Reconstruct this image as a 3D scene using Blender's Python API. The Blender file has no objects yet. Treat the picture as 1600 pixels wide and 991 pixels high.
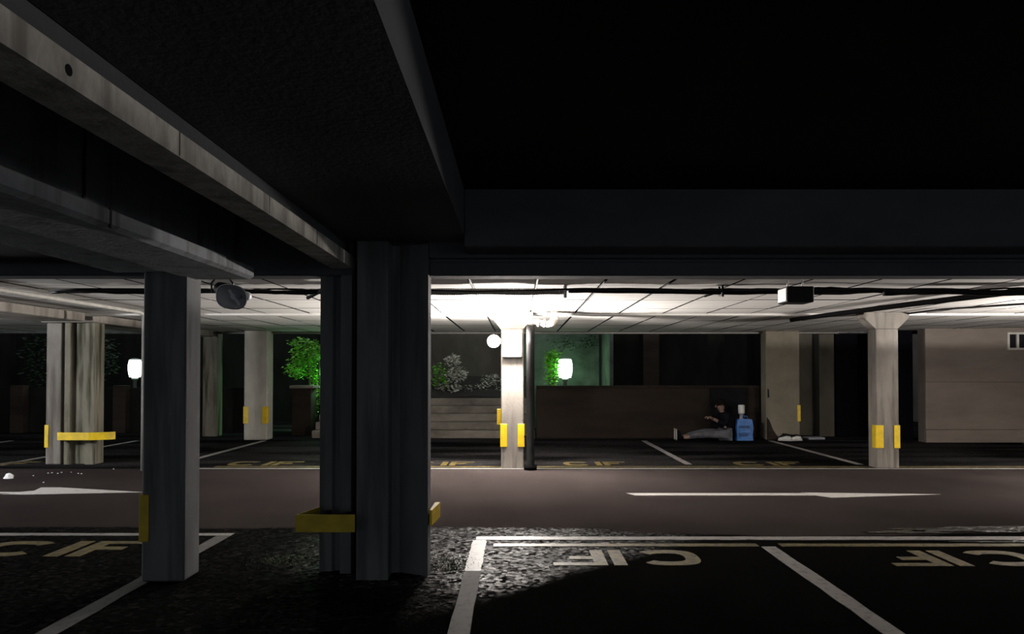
import bpy, bmesh, math, random
from mathutils import Vector, Matrix
random.seed(7)
C = bpy.context.scene.collection
SC = bpy.context.scene
F = 1150.0; VX = 808.0; HY = 584.0; H = 1.45     # focal length in pixels, vanishing point, camera height

# ---------------------------------------------------------------- camera, world, exposure
cd = bpy.data.cameras.new('camera'); cam = bpy.data.objects.new('camera', cd); C.objects.link(cam)
cam.location = (0, 0, H); cam.rotation_euler = (math.radians(91.0), 0, 0)
cd.sensor_width = 36; cd.lens = F/1600*36; cd.clip_start = .05; cd.clip_end = 200
cd.shift_x = -8/1600; cd.shift_y = (88.5 - 20.1)/1600
SC.camera = cam
w = bpy.data.worlds.new('night_sky'); SC.world = w; w.use_nodes = True
bg = w.node_tree.nodes['Background']; bg.inputs[0].default_value = (.86, .93, 1.0, 1); bg.inputs[1].default_value = .42
SC.view_settings.view_transform = 'Standard'; SC.view_settings.look = 'None'
SC.view_settings.gamma = 1; SC.view_settings.use_curve_mapping = False
SC.view_settings.exposure = 0.0

def lamp(name, loc, power, col, rad=.08, kind='POINT', aim=None, angle=60, blend=.5):
    l = bpy.data.lights.new(name, kind); l.energy = power; l.color = col; l.shadow_soft_size = rad
    o = bpy.data.objects.new(name, l); C.objects.link(o); o.location = loc
    if kind == 'SPOT':
        l.spot_size = math.radians(angle); l.spot_blend = blend
        o.rotation_euler = (Vector(aim) - Vector(loc)).to_track_quat('-Z', 'Y').to_euler()
    return o
WARM = (1, .93, .87); GREEN = (.34, 1, .42)
lamp('column_lamp_light', (-.075, 11.04, 1.88), 430, WARM, .05)
lamp('column_ceiling_fill', (-.075, 11.0, 1.90), 1000, WARM, .04, 'SPOT', (-.075, 10.9, 4), 176, .03)  # added upward spot, brightens the ceiling beyond what the bulkhead lamp gives
lamp('side_ceiling_fill', (-.50, 11.45, 1.95), 260, WARM, .05, 'SPOT', (-.5, 11.45, 4), 174, .05)  # added upward spot by the globe lamp, whitens the ceiling behind it
lamp('right_ceiling_fill', (8.2, 8.8, 1.72), 850, WARM, .1, 'SPOT', (8.2, 8.8, 4), 176, .03)  # added upward spot with no fitting, brightens the right ceiling
lamp('left_ceiling_fill', (-9.2, 8.2, 1.82), 200, (.95, .97, 1), .1, 'SPOT', (-9.2, 8.2, 4), 176, .03)  # added upward spot with no fitting, brightens the left ceiling
lamp('side_lamp_light', (-.50, 11.42, 1.90), 120, WARM, .06)
lamp('left_aisle_light', (-9.2, 8.2, 1.8), 400, (.95, .97, 1), .12)
lamp('right_aisle_light', (8.2, 8.8, 1.7), 190, (1, .93, .86), .12)
lamp('beam_edge_fill', (3.6, -.4, 2.3), 12, (1, .97, .9), .05, 'SPOT', (-1.2, 2.6, 2.27), 58, .8)  # added spot with no fitting, aimed to brighten the left beam's pale edge

# ---------------------------------------------------------------- pixel helpers
def PX(px, Y): return (px - VX)/F*Y
def PZ(py, Y): return H + (HY - py)/F*Y

# ---------------------------------------------------------------- materials
def mat(name): 
    m = bpy.data.materials.new(name); m.use_nodes = True
    return m, m.node_tree.nodes, m.node_tree.links, m.node_tree.nodes['Principled BSDF']
def ramp(n, pts):
    r = n.new('ShaderNodeValToRGB'); e = r.color_ramp.elements
    while len(e) < len(pts): e.new(.5)
    for k, (p, c) in enumerate(pts): e[k].position = p; e[k].color = (*c, 1)
    return r
def concrete(name, dark, light, rough=.85, stretch=(1, 1, .35), scale=2.2, bump=.25, stain=None):
    m, n, l, b = mat(name)
    tc = n.new('ShaderNodeTexCoord'); mp = n.new('ShaderNodeMapping'); mp.inputs['Scale'].default_value = stretch
    l.new(tc.outputs['Object'], mp.inputs[0])
    a = n.new('ShaderNodeTexNoise'); a.inputs['Scale'].default_value = scale; a.inputs['Detail'].default_value = 8; a.inputs['Roughness'].default_value = .65
    l.new(mp.outputs[0], a.inputs['Vector'])
    r = ramp(n, [(.3, dark), (.68, light)]); l.new(a.outputs[0], r.inputs[0])
    out = r.outputs[0]
    f = n.new('ShaderNodeTexNoise'); f.inputs['Scale'].default_value = 40; f.inputs['Detail'].default_value = 4; l.new(tc.outputs['Object'], f.inputs['Vector'])
    if stain:
        s = n.new('ShaderNodeTexNoise'); s.inputs['Scale'].default_value = 3.3; s.inputs['Detail'].default_value = 5
        mp2 = n.new('ShaderNodeMapping'); mp2.inputs['Scale'].default_value = (2.6, 2.6, .22); mp2.inputs['Location'].default_value = (3, 1, 7)
        l.new(tc.outputs['Object'], mp2.inputs[0]); l.new(mp2.outputs[0], s.inputs['Vector'])
        sr = ramp(n, [(.5, (0, 0, 0)), (.66, (1, 1, 1))]); l.new(s.outputs[0], sr.inputs[0])
        mx = n.new('ShaderNodeMixRGB'); mx.inputs[2].default_value = (*stain, 1); l.new(sr.outputs[0], mx.inputs[0]); l.new(out, mx.inputs[1]); out = mx.outputs[0]
    l.new(out, b.inputs['Base Color']); b.inputs['Roughness'].default_value = rough; b.inputs['Specular IOR Level'].default_value = .12
    bp = n.new('ShaderNodeBump'); bp.inputs['Strength'].default_value = bump; bp.inputs['Distance'].default_value = .01
    l.new(f.outputs[0], bp.inputs['Height']); l.new(bp.outputs[0], b.inputs['Normal'])
    return m
def plain(name, col, rough=.5, metal=0, var=.15, scale=9, emit=None, es=0):
    m, n, l, b = mat(name)
    tc = n.new('ShaderNodeTexCoord'); a = n.new('ShaderNodeTexNoise'); a.inputs['Scale'].default_value = scale; a.inputs['Detail'].default_value = 5
    l.new(tc.outputs['Object'], a.inputs['Vector'])
    r = ramp(n, [(.3, tuple(c*(1-var) for c in col)), (.7, tuple(min(1, c*(1+var)) for c in col))]); l.new(a.outputs[0], r.inputs[0])
    l.new(r.outputs[0], b.inputs['Base Color']); b.inputs['Roughness'].default_value = rough; b.inputs['Metallic'].default_value = metal
    if emit: b.inputs['Emission Color'].default_value = (*emit, 1); b.inputs['Emission Strength'].default_value = es
    return m
M = {}
M['con'] = concrete('pale_concrete', (.13, .117, .103), (.26, .24, .215), stain=(.11, .098, .085))
M['con_old'] = concrete('streaked_concrete', (.12, .11, .085), (.23, .215, .17), scale=2, stain=(.045, .045, .028))
M['con_far'] = concrete('light_grey_concrete', (.33, .32, .28), (.52, .50, .44), stretch=(1, 1, .6))
M['near'] = concrete('blue_grey_concrete', (.10, .103, .108), (.165, .168, .172), stain=(.08, .083, .085))
M['near2'] = concrete('bluish_beam_concrete', (.14, .15, .165), (.26, .275, .30), scale=2.5, stretch=(1, 1, 2), stain=(.10, .10, .105))
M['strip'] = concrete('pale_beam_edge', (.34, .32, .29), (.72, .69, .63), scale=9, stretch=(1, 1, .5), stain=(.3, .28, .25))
M['beam'] = concrete('dark_beam_concrete', (.06, .063, .07), (.10, .105, .116), scale=1.6, stretch=(.5, .5, 1))
M['slab'] = concrete('near_black_slab', (.004, .004, .004), (.009, .009, .009), scale=1.5)  # near-black base colour, even over the slab
M['soffit'] = concrete('white_soffit', (.50, .48, .455), (.84, .82, .79), scale=1.3, stretch=(.3, 4.5, 1), bump=.15)
M['tan'] = concrete('tan_render', (.165, .145, .11), (.24, .217, .168), stretch=(1, 1, 1))
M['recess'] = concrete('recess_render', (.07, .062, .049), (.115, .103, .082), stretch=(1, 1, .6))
M['brown'] = concrete('brown_parapet', (.014, .0105, .0085), (.036, .027, .021), scale=1.2, stretch=(.5, 1, 2.5))
M['rwall'] = concrete('brown_grey_wall', (.17, .142, .122), (.25, .215, .186), scale=1.1, stretch=(.6, 1, 2))
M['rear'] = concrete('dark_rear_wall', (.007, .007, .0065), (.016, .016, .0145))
M['render_green'] = concrete('greenish_grey_render', (.035, .045, .035), (.10, .12, .10), scale=1.8, stretch=(1, 1, 1))  # green tint sits in the base colour
M['step'] = concrete('worn_step_stone', (.10, .087, .075), (.27, .24, .2), scale=2, stretch=(.6, 1, 1))
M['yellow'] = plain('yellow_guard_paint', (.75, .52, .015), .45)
M['black'] = plain('black_plastic', (.012, .012, .013), .5)
M['dpipe'] = plain('dark_iron_pipe', (.005, .005, .005), .95)
M['wpipe'] = plain('pale_pipe', (.28, .27, .25), .5)
M['lag'] = plain('pale_lagging', (.55, .48, .42), .6, var=.35, scale=20)
M['galv'] = plain('galvanised_steel', (.4, .4, .4), .4, .7)
M['grey'] = plain('grey_horn_plastic', (.34, .35, .38), .6)
M['frame'] = plain('pale_vent_frame', (.55, .53, .5), .5)
M['white'] = plain('white_plastic', (.7, .7, .68), .45)
M['blue'] = plain('blue_bag_plastic', (.045, .17, .48), .45, var=.25, scale=14)
M['blue_dark'] = plain('dark_blue_print', (.012, .05, .17), .5)
M['jacket'] = plain('black_jacket_cloth', (.008, .008, .012), .9)
M['jeans'] = plain('grey_trouser_cloth', (.085, .085, .10), .9, var=.3)
M['skin'] = plain('skin', (.25, .16, .12), .6)
M['hair'] = plain('dark_hair', (.01, .008, .007), .7)
M['cloth'] = plain('dark_cloth', (.012, .012, .013), .9)
M['leaf'] = plain('green_leaf', (.16, .46, .03), .5, var=.5, scale=6)
M['leafd'] = plain('dark_leaf', (.01, .03, .01), .6, var=.5, scale=6)
M['leafp'] = plain('pale_leaf', (.6, .58, .5), .55, var=.45, scale=5)
M['moss'] = plain('moss_green', (.05, .085, .02), .8, var=.4)
M['yellow_near'] = plain('near_yellow_guard_paint', (.46, .33, .012), .6)  # darker copy of the guard paint; dimness of the near guards put into colour
M['stem'] = plain('bark', (.10, .09, .06), .8)
M['soil'] = plain('dark_soil', (.02, .017, .013), .95)
M['door'] = plain('dark_blue_door', (.003, .003, .005), .7)
M['lamp'] = plain('lit_white_diffuser', (.9, .9, .9), .4, emit=(1, .96, .92), es=14)
M['glamp'] = plain('lit_post_lamp_glass', (.9, .9, .9), .4, emit=(.80, 1, .84), es=7)
M['debris'] = plain('white_litter', (.8, .8, .8), .5)
def paint(name, col, wear=.45, rough=.52):
    m, n, l, b = mat(name)
    tc = n.new('ShaderNodeTexCoord'); a = n.new('ShaderNodeTexNoise'); a.inputs['Scale'].default_value = 14; a.inputs['Detail'].default_value = 9; a.inputs['Roughness'].default_value = .75
    l.new(tc.outputs['Object'], a.inputs['Vector'])
    r = ramp(n, [(wear - .1, (.015, .014, .013)), (wear + .06, col)]); l.new(a.outputs[0], r.inputs[0]); l.new(r.outputs[0], b.inputs['Base Color'])
    b.inputs['Roughness'].default_value = rough
    return m
M['wpaint'] = paint('worn_white_paint', (.27, .255, .245), .42)
M['dpaint'] = paint('dirty_white_paint', (.085, .08, .076), .42, .8)
M['apaint'] = paint('white_arrow_paint', (.50, .48, .46), .38, .7)
M['ypaint'] = paint('worn_yellow_paint', (.15, .108, .022), .49)
# asphalt: a smoother grey-brown aisle between two bays of black rough asphalt
for q_ in ('jacket', 'cloth', 'door', 'hair', 'rear'): M[q_].node_tree.nodes['Principled BSDF'].inputs['Specular IOR Level'].default_value = .02
M['dpipe'].node_tree.nodes['Principled BSDF'].inputs['Specular IOR Level'].default_value = 0
M['black'].node_tree.nodes['Principled BSDF'].inputs['Specular IOR Level'].default_value = .1
m, n, l, b = mat('asphalt'); M['asphalt'] = m
geo = n.new('ShaderNodeNewGeometry'); sep = n.new('ShaderNodeSeparateXYZ'); l.new(geo.outputs['Position'], sep.inputs[0])
big = n.new('ShaderNodeTexNoise'); big.inputs['Scale'].default_value = .55; big.inputs['Detail'].default_value = 4; l.new(geo.outputs['Position'], big.inputs['Vector'])
fine = n.new('ShaderNodeTexNoise'); fine.inputs['Scale'].default_value = 34; fine.inputs['Detail'].default_value = 5; fine.inputs['Roughness'].default_value = .7; l.new(geo.outputs['Position'], fine.inputs['Vector'])
peb = n.new('ShaderNodeTexVoronoi'); peb.inputs['Scale'].default_value = 42; l.new(geo.outputs['Position'], peb.inputs['Vector'])
def math_(op, a, bb):
    q = n.new('ShaderNodeMath'); q.operation = op
    for k, v in enumerate((a, bb)):
        if isinstance(v, (int, float)): q.inputs[k].default_value = v
        else: l.new(v, q.inputs[k])
    return q.outputs[0]
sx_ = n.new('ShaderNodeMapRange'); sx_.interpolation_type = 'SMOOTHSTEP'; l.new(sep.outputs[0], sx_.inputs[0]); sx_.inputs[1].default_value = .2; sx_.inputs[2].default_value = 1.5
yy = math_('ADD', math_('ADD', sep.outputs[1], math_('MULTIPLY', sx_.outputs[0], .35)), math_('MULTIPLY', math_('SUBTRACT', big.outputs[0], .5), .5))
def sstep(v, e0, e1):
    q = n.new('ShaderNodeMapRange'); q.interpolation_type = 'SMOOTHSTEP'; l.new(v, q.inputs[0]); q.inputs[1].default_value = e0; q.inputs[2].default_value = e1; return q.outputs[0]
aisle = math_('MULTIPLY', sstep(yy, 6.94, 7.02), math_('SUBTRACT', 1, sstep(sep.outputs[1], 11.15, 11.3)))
farb = sstep(sep.outputs[1], 11.2, 11.4)
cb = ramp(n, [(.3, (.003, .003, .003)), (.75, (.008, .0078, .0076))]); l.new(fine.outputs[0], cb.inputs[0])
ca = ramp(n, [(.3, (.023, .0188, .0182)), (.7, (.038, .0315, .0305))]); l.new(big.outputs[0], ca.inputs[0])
cfar = ramp(n, [(.38, (.004, .004, .0042)), (.62, (.022, .021, .022))]); 
bigs = n.new('ShaderNodeTexNoise'); mpf = n.new('ShaderNodeMapping'); mpf.inputs['Scale'].default_value = (.3, 1.3, 1); l.new(geo.outputs['Position'], mpf.inputs[0]); l.new(mpf.outputs[0], bigs.inputs['Vector']); bigs.inputs['Scale'].default_value = 1; l.new(bigs.outputs[0], cfar.inputs[0])
def mix(f, a, c):
    q = n.new('ShaderNodeMixRGB'); l.new(f, q.inputs[0]); l.new(a, q.inputs[1]); l.new(c, q.inputs[2]); return q.outputs[0]
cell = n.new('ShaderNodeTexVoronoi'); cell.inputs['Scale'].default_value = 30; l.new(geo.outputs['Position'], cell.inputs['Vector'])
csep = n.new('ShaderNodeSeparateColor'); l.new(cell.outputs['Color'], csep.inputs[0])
cco = ramp(n, [(.2, (.007, .007, .007)), (.6, (.030, .029, .030)), (.85, (.066, .064, .063)), (.98, (.24, .23, .23))]); l.new(csep.outputs[0], cco.inputs[0])  # palest cells paint the glint on the stones
# speckled asphalt by the big pillar, its lit pool and diagonal shadow edge painted in
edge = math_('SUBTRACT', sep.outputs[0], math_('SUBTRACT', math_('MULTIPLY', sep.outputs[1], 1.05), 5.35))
lit_speckle = math_('SUBTRACT', 1, sstep(math_('ADD', edge, math_('MULTIPLY', math_('SUBTRACT', big.outputs[0], .5), .4)), -.15, .25))
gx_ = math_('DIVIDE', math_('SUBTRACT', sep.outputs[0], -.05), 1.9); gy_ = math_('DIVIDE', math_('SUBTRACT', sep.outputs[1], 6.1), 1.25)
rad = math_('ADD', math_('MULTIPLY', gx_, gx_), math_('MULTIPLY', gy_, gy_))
lit_speckle = math_('MULTIPLY', lit_speckle, math_('SUBTRACT', 1, math_('MULTIPLY', sstep(rad, .1, 1.2), .93)))
bayc = mix(lit_speckle, cb.outputs[0], cco.outputs[0])
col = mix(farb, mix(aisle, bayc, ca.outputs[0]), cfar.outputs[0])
spec = math_('ADD', .0, math_('MULTIPLY', math_('MULTIPLY', lit_speckle, math_('SUBTRACT', 1, aisle)), math_('MULTIPLY', math_('POWER', csep.outputs[1], 3), .05))); l.new(spec, b.inputs['Specular IOR Level']); l.new(col, b.inputs['Base Color'])
wet = ramp(n, [(.42, (.42,)*3), (.6, (.6,)*3)]); l.new(big.outputs[0], wet.inputs[0])
ra = ramp(n, [(0, (.6,)*3), (1, (.75,)*3)]); l.new(fine.outputs[0], ra.inputs[0])
rg = mix(sstep(yy, 6.94, 7.02), wet.outputs[0], ra.outputs[0]); l.new(rg, b.inputs['Roughness'])
hgt = math_('ADD', math_('MULTIPLY', peb.outputs[0], math_('SUBTRACT', 1, aisle)), math_('MULTIPLY', fine.outputs[0], .35))
bp = n.new('ShaderNodeBump'); bp.inputs['Strength'].default_value = .5; bp.inputs['Distance'].default_value = .005; l.new(hgt, bp.inputs['Height']); l.new(bp.outputs[0], b.inputs['Normal'])

# ---------------------------------------------------------------- mesh helpers
def B(): return bmesh.new()
def box(bm, x0, x1, y0, y1, z0, z1, bev=0):
    vs = [bm.verts.new((x, y, z)) for x in (x0, x1) for y in (y0, y1) for z in (z0, z1)]
    fs = [(0, 1, 3, 2), (4, 6, 7, 5), (0, 4, 5, 1), (2, 3, 7, 6), (0, 2, 6, 4), (1, 5, 7, 3)]
    ff = [bm.faces.new([vs[i] for i in f]) for f in fs]
    if bev:
        es = list({e for f in ff for e in f.edges}); bmesh.ops.bevel(bm, geom=es, offset=bev, segments=1, affect='EDGES')
def prism(bm, pts, a0, a1, axis):                      # closed outline swept along an axis
    def P(p, a): return {'Y': (p[0], a, p[1]), 'X': (a, p[0], p[1]), 'Z': (p[0], p[1], a)}[axis]
    A = [bm.verts.new(P(p, a0)) for p in pts]; D = [bm.verts.new(P(p, a1)) for p in pts]
    k = len(pts)
    bm.faces.new(A); bm.faces.new(D[::-1])
    for i in range(k): bm.faces.new((A[i], A[(i+1) % k], D[(i+1) % k], D[i]))
def tube(bm, pts, r, seg=8, caps=True):
    pts = [Vector(p) for p in pts]; rings = []
    rr = r if isinstance(r, (list, tuple)) else [r]*len(pts)
    up = Vector((0, 0, 1))
    for i, p in enumerate(pts):
        t = (pts[min(i+1, len(pts)-1)] - pts[max(i-1, 0)]).normalized()
        u = t.cross(up if abs(t.dot(up)) < .95 else Vector((1, 0, 0))).normalized(); v = t.cross(u).normalized()
        if rings and False: pass
        rings.append([bm.verts.new(p + rr[i]*(math.cos(2*math.pi*k/seg)*u + math.sin(2*math.pi*k/seg)*v)) for k in range(seg)])
    for a, c in zip(rings, rings[1:]):
        best = min(range(seg), key=lambda s: sum((a[k].co - c[(k+s) % seg].co).length for k in range(seg)))
        for k in range(seg): bm.faces.new((a[k], a[(k+1) % seg], c[(k+1+best) % seg], c[(k+best) % seg]))
    if caps: bm.faces.new(rings[0][::-1]); bm.faces.new(rings[-1])
def lathe(bm, prof, seg=16, cx=0, cy=0, sx=1, sy=1, p=2):       # prof: (radius, z); p>2 squares the ring
    rings = []
    for r, z in prof:
        ring = []
        for k in range(seg):
            t = 2*math.pi*k/seg; c, s = math.cos(t), math.sin(t)
            q = (abs(c)**p + abs(s)**p)**(-1/p)
            ring.append(bm.verts.new((cx + r*sx*c*q, cy + r*sy*s*q, z)))
        rings.append(ring)
    for a, c in zip(rings, rings[1:]):
        for k in range(seg): bm.faces.new((a[k], a[(k+1) % seg], c[(k+1) % seg], c[k]))
    bm.faces.new(rings[0][::-1]); bm.faces.new(rings[-1])
def obj(name, bm, m, parent=None, smooth=False, kind=None, label=None):
    bmesh.ops.recalc_face_normals(bm, faces=bm.faces)
    me = bpy.data.meshes.new(name); bm.to_mesh(me); bm.free(); me.materials.append(m)
    if smooth:
        for p in me.polygons: p.use_smooth = True
    o = bpy.data.objects.new(name, me); C.objects.link(o)
    if parent:
        o.parent = parent; o.matrix_parent_inverse = Matrix.Translation(-parent.location)
    if kind: o['kind'] = kind
    if label: o['label'] = label
    return o
def thing(name, label, cat, loc=(0, 0, 0), group=None):
    o = bpy.data.objects.new(name, None); C.objects.link(o); o.location = loc; o.empty_display_size = .1
    o['label'] = label; o['category'] = cat
    if group: o['group'] = group
    return o
def tag(o, label, cat, group=None):
    o['label'] = label; o['category'] = cat
    if group: o['group'] = group
    return o
def struct(name, bm, m, parent=None): return obj(name, bm, m, parent, kind=None if parent else 'structure')

# ================================================================ SETTING
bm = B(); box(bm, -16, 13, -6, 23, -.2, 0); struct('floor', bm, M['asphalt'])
# far slab with soffit panels
bm = B(); box(bm, -14, 12, 5.5, 16.9, 2.43, 2.62); ceil = struct('ceiling', bm, M['soffit'])
ys = [5.7 + 1.24*k for k in range(9)]; xs = [.9 + .69*k for k in range(-21, 15)]
random.seed(3)
pool = []
for v in range(3):
    bm = B(); box(bm, 0, .69 - .03, 0, 1.24 - .03, 0, .035, .004)
    bmesh.ops.recalc_face_normals(bm, faces=bm.faces)
    me = bpy.data.meshes.new('soffit_panel'); bm.to_mesh(me); bm.free(); me.materials.append(M['soffit']); me.materials.append(M['slab']); pool.append(me)
    for p in me.polygons:
        if abs(p.normal.z) < .9: p.material_index = 1
xs = [x for x in xs if -12.3 < x < 9.8]
cnt = 0
for y in ys:
    for x in xs:
        if cnt >= 298: break
        o = bpy.data.objects.new('soffit_panel', random.choice(pool)); C.objects.link(o); o.parent = ceil; cnt += 1
        o.location = (x + .011, y + .011, 2.396 + random.uniform(-.003, .003)); o.rotation_euler = (random.uniform(-.001, .001), random.uniform(-.0015, .0015), 0)
# near slab over the camera, and its beams
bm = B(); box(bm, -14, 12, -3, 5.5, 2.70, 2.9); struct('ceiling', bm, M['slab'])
bm = B(); box(bm, -1.23, -.36, -3, 5.2, 2.39, 2.72); struct('beam', bm, M['beam'])                       # wide band beam over the big pillar
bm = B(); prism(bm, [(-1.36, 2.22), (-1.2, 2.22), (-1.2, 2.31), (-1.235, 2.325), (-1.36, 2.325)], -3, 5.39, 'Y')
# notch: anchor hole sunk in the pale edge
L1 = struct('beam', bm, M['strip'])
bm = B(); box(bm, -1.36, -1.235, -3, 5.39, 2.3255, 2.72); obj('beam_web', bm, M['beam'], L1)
bm = B(); tube(bm, [(-1.201, PX(97, 1)*0 + 1.955, 2.262), (-1.1985, 1.955, 2.262)], .016, 10); obj('anchor_hole', bm, M['black'], L1)
for yj in (2.6, 3.55, 4.4):
    bm = B(); box(bm, -1.2005, -1.199, yj, yj + .006, 2.225, 2.31); obj('joint', bm, M['black'], L1)
bm = B(); prism(bm, [(-2.35, 2.13), (-1.93, 2.13), (-1.9, 2.15), (-1.9, 2.215), (-1.92, 2.225), (-2.03, 2.27), (-2.03, 2.72), (-2.9, 2.72), (-2.9, 2.18), (-2.35, 2.18)], -3, 5.3, 'Y')
L2 = struct('beam', bm, M['near2'])
bm = B(); box(bm, -2.032, -2.022, 3.42, 3.435, 2.25, 2.7); box(bm, -1.905, -1.897, 3.42, 3.435, 2.13, 2.225); obj('joint', bm, M['black'], L2)
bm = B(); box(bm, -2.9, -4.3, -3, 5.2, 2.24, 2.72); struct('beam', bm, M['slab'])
# cross beams along the aisle
bm = B(); box(bm, -.36, 12, 4.97, 5.3, 2.31, 2.72, .008); struct('beam', bm, M['beam'])
bm = B(); box(bm, -.64, 12, 5.30, 5.56, 2.285, 2.6, .008); box(bm, -.64, 12, 5.36, 5.56, 2.255, 2.29); box(bm, -.64, 12, 5.33, 5.53, 2.16, 2.262, .008); struct('beam', bm, M['beam'])
bm = B(); box(bm, -14, -1.205, 5.405, 5.6, 2.17, 2.75, .01); struct('beam', bm, M['beam'])
bm = B(); box(bm, -1.2, -.645, 5.47, 5.62, 2.3, 2.75); struct('beam', bm, M['beam'])
# far bay beams
bm = B(); box(bm, -14, 12, 11.55, 11.75, 2.365, 2.44, .006); struct('beam', bm, M['soffit'])
bm = B(); box(bm, -7.62, -6.78, 5.6, 11.54, 2.27, 2.44, .01); struct('beam', bm, M['con'])
bm = B(); box(bm, -7.62, -6.78, 11.76, 16.4, 2.27, 2.44, .01); struct('beam', bm, M['con'])
bm = B(); box(bm, -14, 12, 16.55, 16.9, 2.36, 2.62, .01); struct('beam', bm, M['near'])
# walls
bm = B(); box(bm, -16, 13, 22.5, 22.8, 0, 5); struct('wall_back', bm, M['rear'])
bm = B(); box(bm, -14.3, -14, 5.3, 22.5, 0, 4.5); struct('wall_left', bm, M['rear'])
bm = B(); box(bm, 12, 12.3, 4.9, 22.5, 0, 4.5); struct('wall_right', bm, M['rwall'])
YR = 15.5
bm = B(); box(bm, 8.6, 12, YR + .04, YR + .3, 0, 2.42); rw = struct('wall_back', bm, M['rwall'])
for (x0, x1) in ((8.6, 12.0),):
    for (z0, z1, d) in ((.0, .27, .0), (.275, 1.268, .012), (1.28, 2.42, .006)):
        bm = B(); box(bm, x0 + .003, x1 - .003, YR + d, YR + .045, z0, z1, .005); obj('wall_panel', bm, M['rwall'], rw)
bm = B(); box(bm, 7.9, 8.6, 16.0, 16.2, 0, 2.42); struct('door_1', bm, M['door'])
# recess behind the right column: stepped tan and brown wall
bm = B(); box(bm, 6.33, 7.3, 17.3, 17.6, 0, 2.44); struct('wall_recess', bm, M['recess'])
bm = B(); box(bm, PX(1280, 17), PX(1305, 17), 17.0, 17.29, 0, 2.36); struct('wall_recess', bm, M['recess'])
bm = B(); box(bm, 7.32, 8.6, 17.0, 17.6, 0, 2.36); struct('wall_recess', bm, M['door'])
# parapet
bm = B(); box(bm, .43, 5.44, 16.5, 16.72, 0, 1.13, .01); par = struct('wall_parapet', bm, M['brown'])
for k in range(4):
    bm = B(); x = .43 + k*1.2525; box(bm, x + .004, x + 1.2485, 16.48, 16.74, 1.131, 1.18, .006); obj('coping_stone', bm, M['brown'], par)
bm = B(); box(bm, PX(1110, 16.45), PX(1166, 16.45), 16.42, 16.49, 0, 1.125, .01); obj('dark_panel', bm, M['cloth'], par)
# left parapet
bm = B(); box(bm, -14, -6.2, 18.2, 18.4, 0, 1.1); lp = struct('wall_parapet', bm, M['rear'])
for px in (18, 178):
    bm = B(); box(bm, PX(px, 18), PX(px + 20, 18), 17.95, 18.19, 0, 1.16, .01); obj('pier', bm, M['brown'], lp)
# garden wall behind the lamp, with its return
bm = B(); box(bm, -4.3, .1, 20.3, 20.5, 0, 4); struct('wall_garden', bm, M['recess'])  # paler than the rear wall: lamp bloom put into the colour
bm = B(); box(bm, -4.4, -4.3, 18.3, 20.5, 0, 4); struct('wall_garden', bm, M['rear'])  # added divider, unseen; keeps the hidden lamp's green off the bank
bm = B(); box(bm, .1, 2.25, 19.6, 19.8, 0, 4); gw = struct('wall_garden', bm, M['render_green'])
bm = B(); box(bm, PX(931, 19.5), PX(936, 19.5), 19.48, 19.6, 0, 4); obj('pilaster', bm, M['render_green'], gw)
bm = B(); box(bm, 2.25, 2.34, 17.9, 19.8, 0, 4); struct('wall_garden', bm, M['render_green'])
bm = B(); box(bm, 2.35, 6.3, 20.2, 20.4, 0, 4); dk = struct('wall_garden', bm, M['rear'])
bm = B(); box(bm, PX(1005, 20), PX(1030, 20), 20.0, 20.19, 0, 4); obj('pilaster', bm, M['brown'], dk)
# planting bank behind the steps
bm = B()
N = 14
g = [[bm.verts.new((-4.7 + 5.1*i/N, 18.05 + 1.5*j/5, .87 + .5*j/5 + random.uniform(-.04, .06))) for i in range(N+1)] for j in range(6)]
for j in range(5):
    for i in range(N): bm.faces.new((g[j][i], g[j][i+1], g[j+1][i+1], g[j+1][i]))
fr = [bm.verts.new((-4.7 + 5.1*i/N, 18.05, 0)) for i in range(N+1)]
for i in range(N): bm.faces.new((fr[i], fr[i+1], g[0][i+1], g[0][i]))
struct('ground_bank', bm, M['soil'])
# steps
st = thing('stone_steps', 'five wide worn stone steps rising to the planted bank behind the lamp pillar', 'steps', (-2.1, 16.5, 0))
for k in range(5):
    bm = B(); y0 = 16.5 + .3*k; box(bm, -4.6, .4, y0, 18.03, .17*k + (.002 if k else 0), .17*(k+1), .012)
    obj('step', bm, M['step'], st)

# ================================================================ PAINTED MARKINGS
def quadp(bm, pts, z=.004):
    a = [bm.verts.new((x, y, z)) for x, y in pts]; c = [bm.verts.new((x, y, 0.0005)) for x, y in pts]
    bm.faces.new(a)
    for i in range(len(pts)): bm.faces.new((a[i], a[(i+1) % len(pts)], c[(i+1) % len(pts)], c[i]))
def jag(x0, x1, y0, y1, n=24, j=.006):                 # a painted band with slightly ragged edges
    if (x1 - x0) > (y1 - y0):
        t = [x0 + (x1-x0)*i/n for i in range(n+1)]
        return [(x, y0 + random.uniform(-j, j)) for x in t] + [(x, y1 + random.uniform(-j, j)) for x in t[::-1]]
    t = [y0 + (y1-y0)*i/n for i in range(n+1)]
    return [(x0 + random.uniform(-j, j), y) for y in t] + [(x1 + random.uniform(-j, j), y) for y in t[::-1]]
def line(label, pts, m='wpaint', z=.004):
    bm = B(); quadp(bm, pts, z); return tag(obj('painted_line', bm, M[m]), label, 'road marking')
line('white front line of the right-hand bays, nearest side of the aisle', jag(-.36, 8, 6.43, 6.56, 60))
bm = B(); quadp(bm, jag(-.20, 2.03, 6.19, 6.29, 30)); quadp(bm, jag(2.22, 8, 6.19, 6.29, 40))
yl = tag(obj('painted_line', bm, M['ypaint']), 'yellow line just in front of the white bay line, behind the rotated letters', 'road marking')
line('white bay divider running toward the camera right of the big pillar', jag(-.385, -.265, 5.42, 6.42))
line('dirty worn lower stretch of the white divider right of the big pillar', jag(-.385, -.265, .5, 5.415), 'dpaint')
line('white bay divider between the two rotated yellow words', jag(2.04, 2.16, .5, 6.18))
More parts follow.
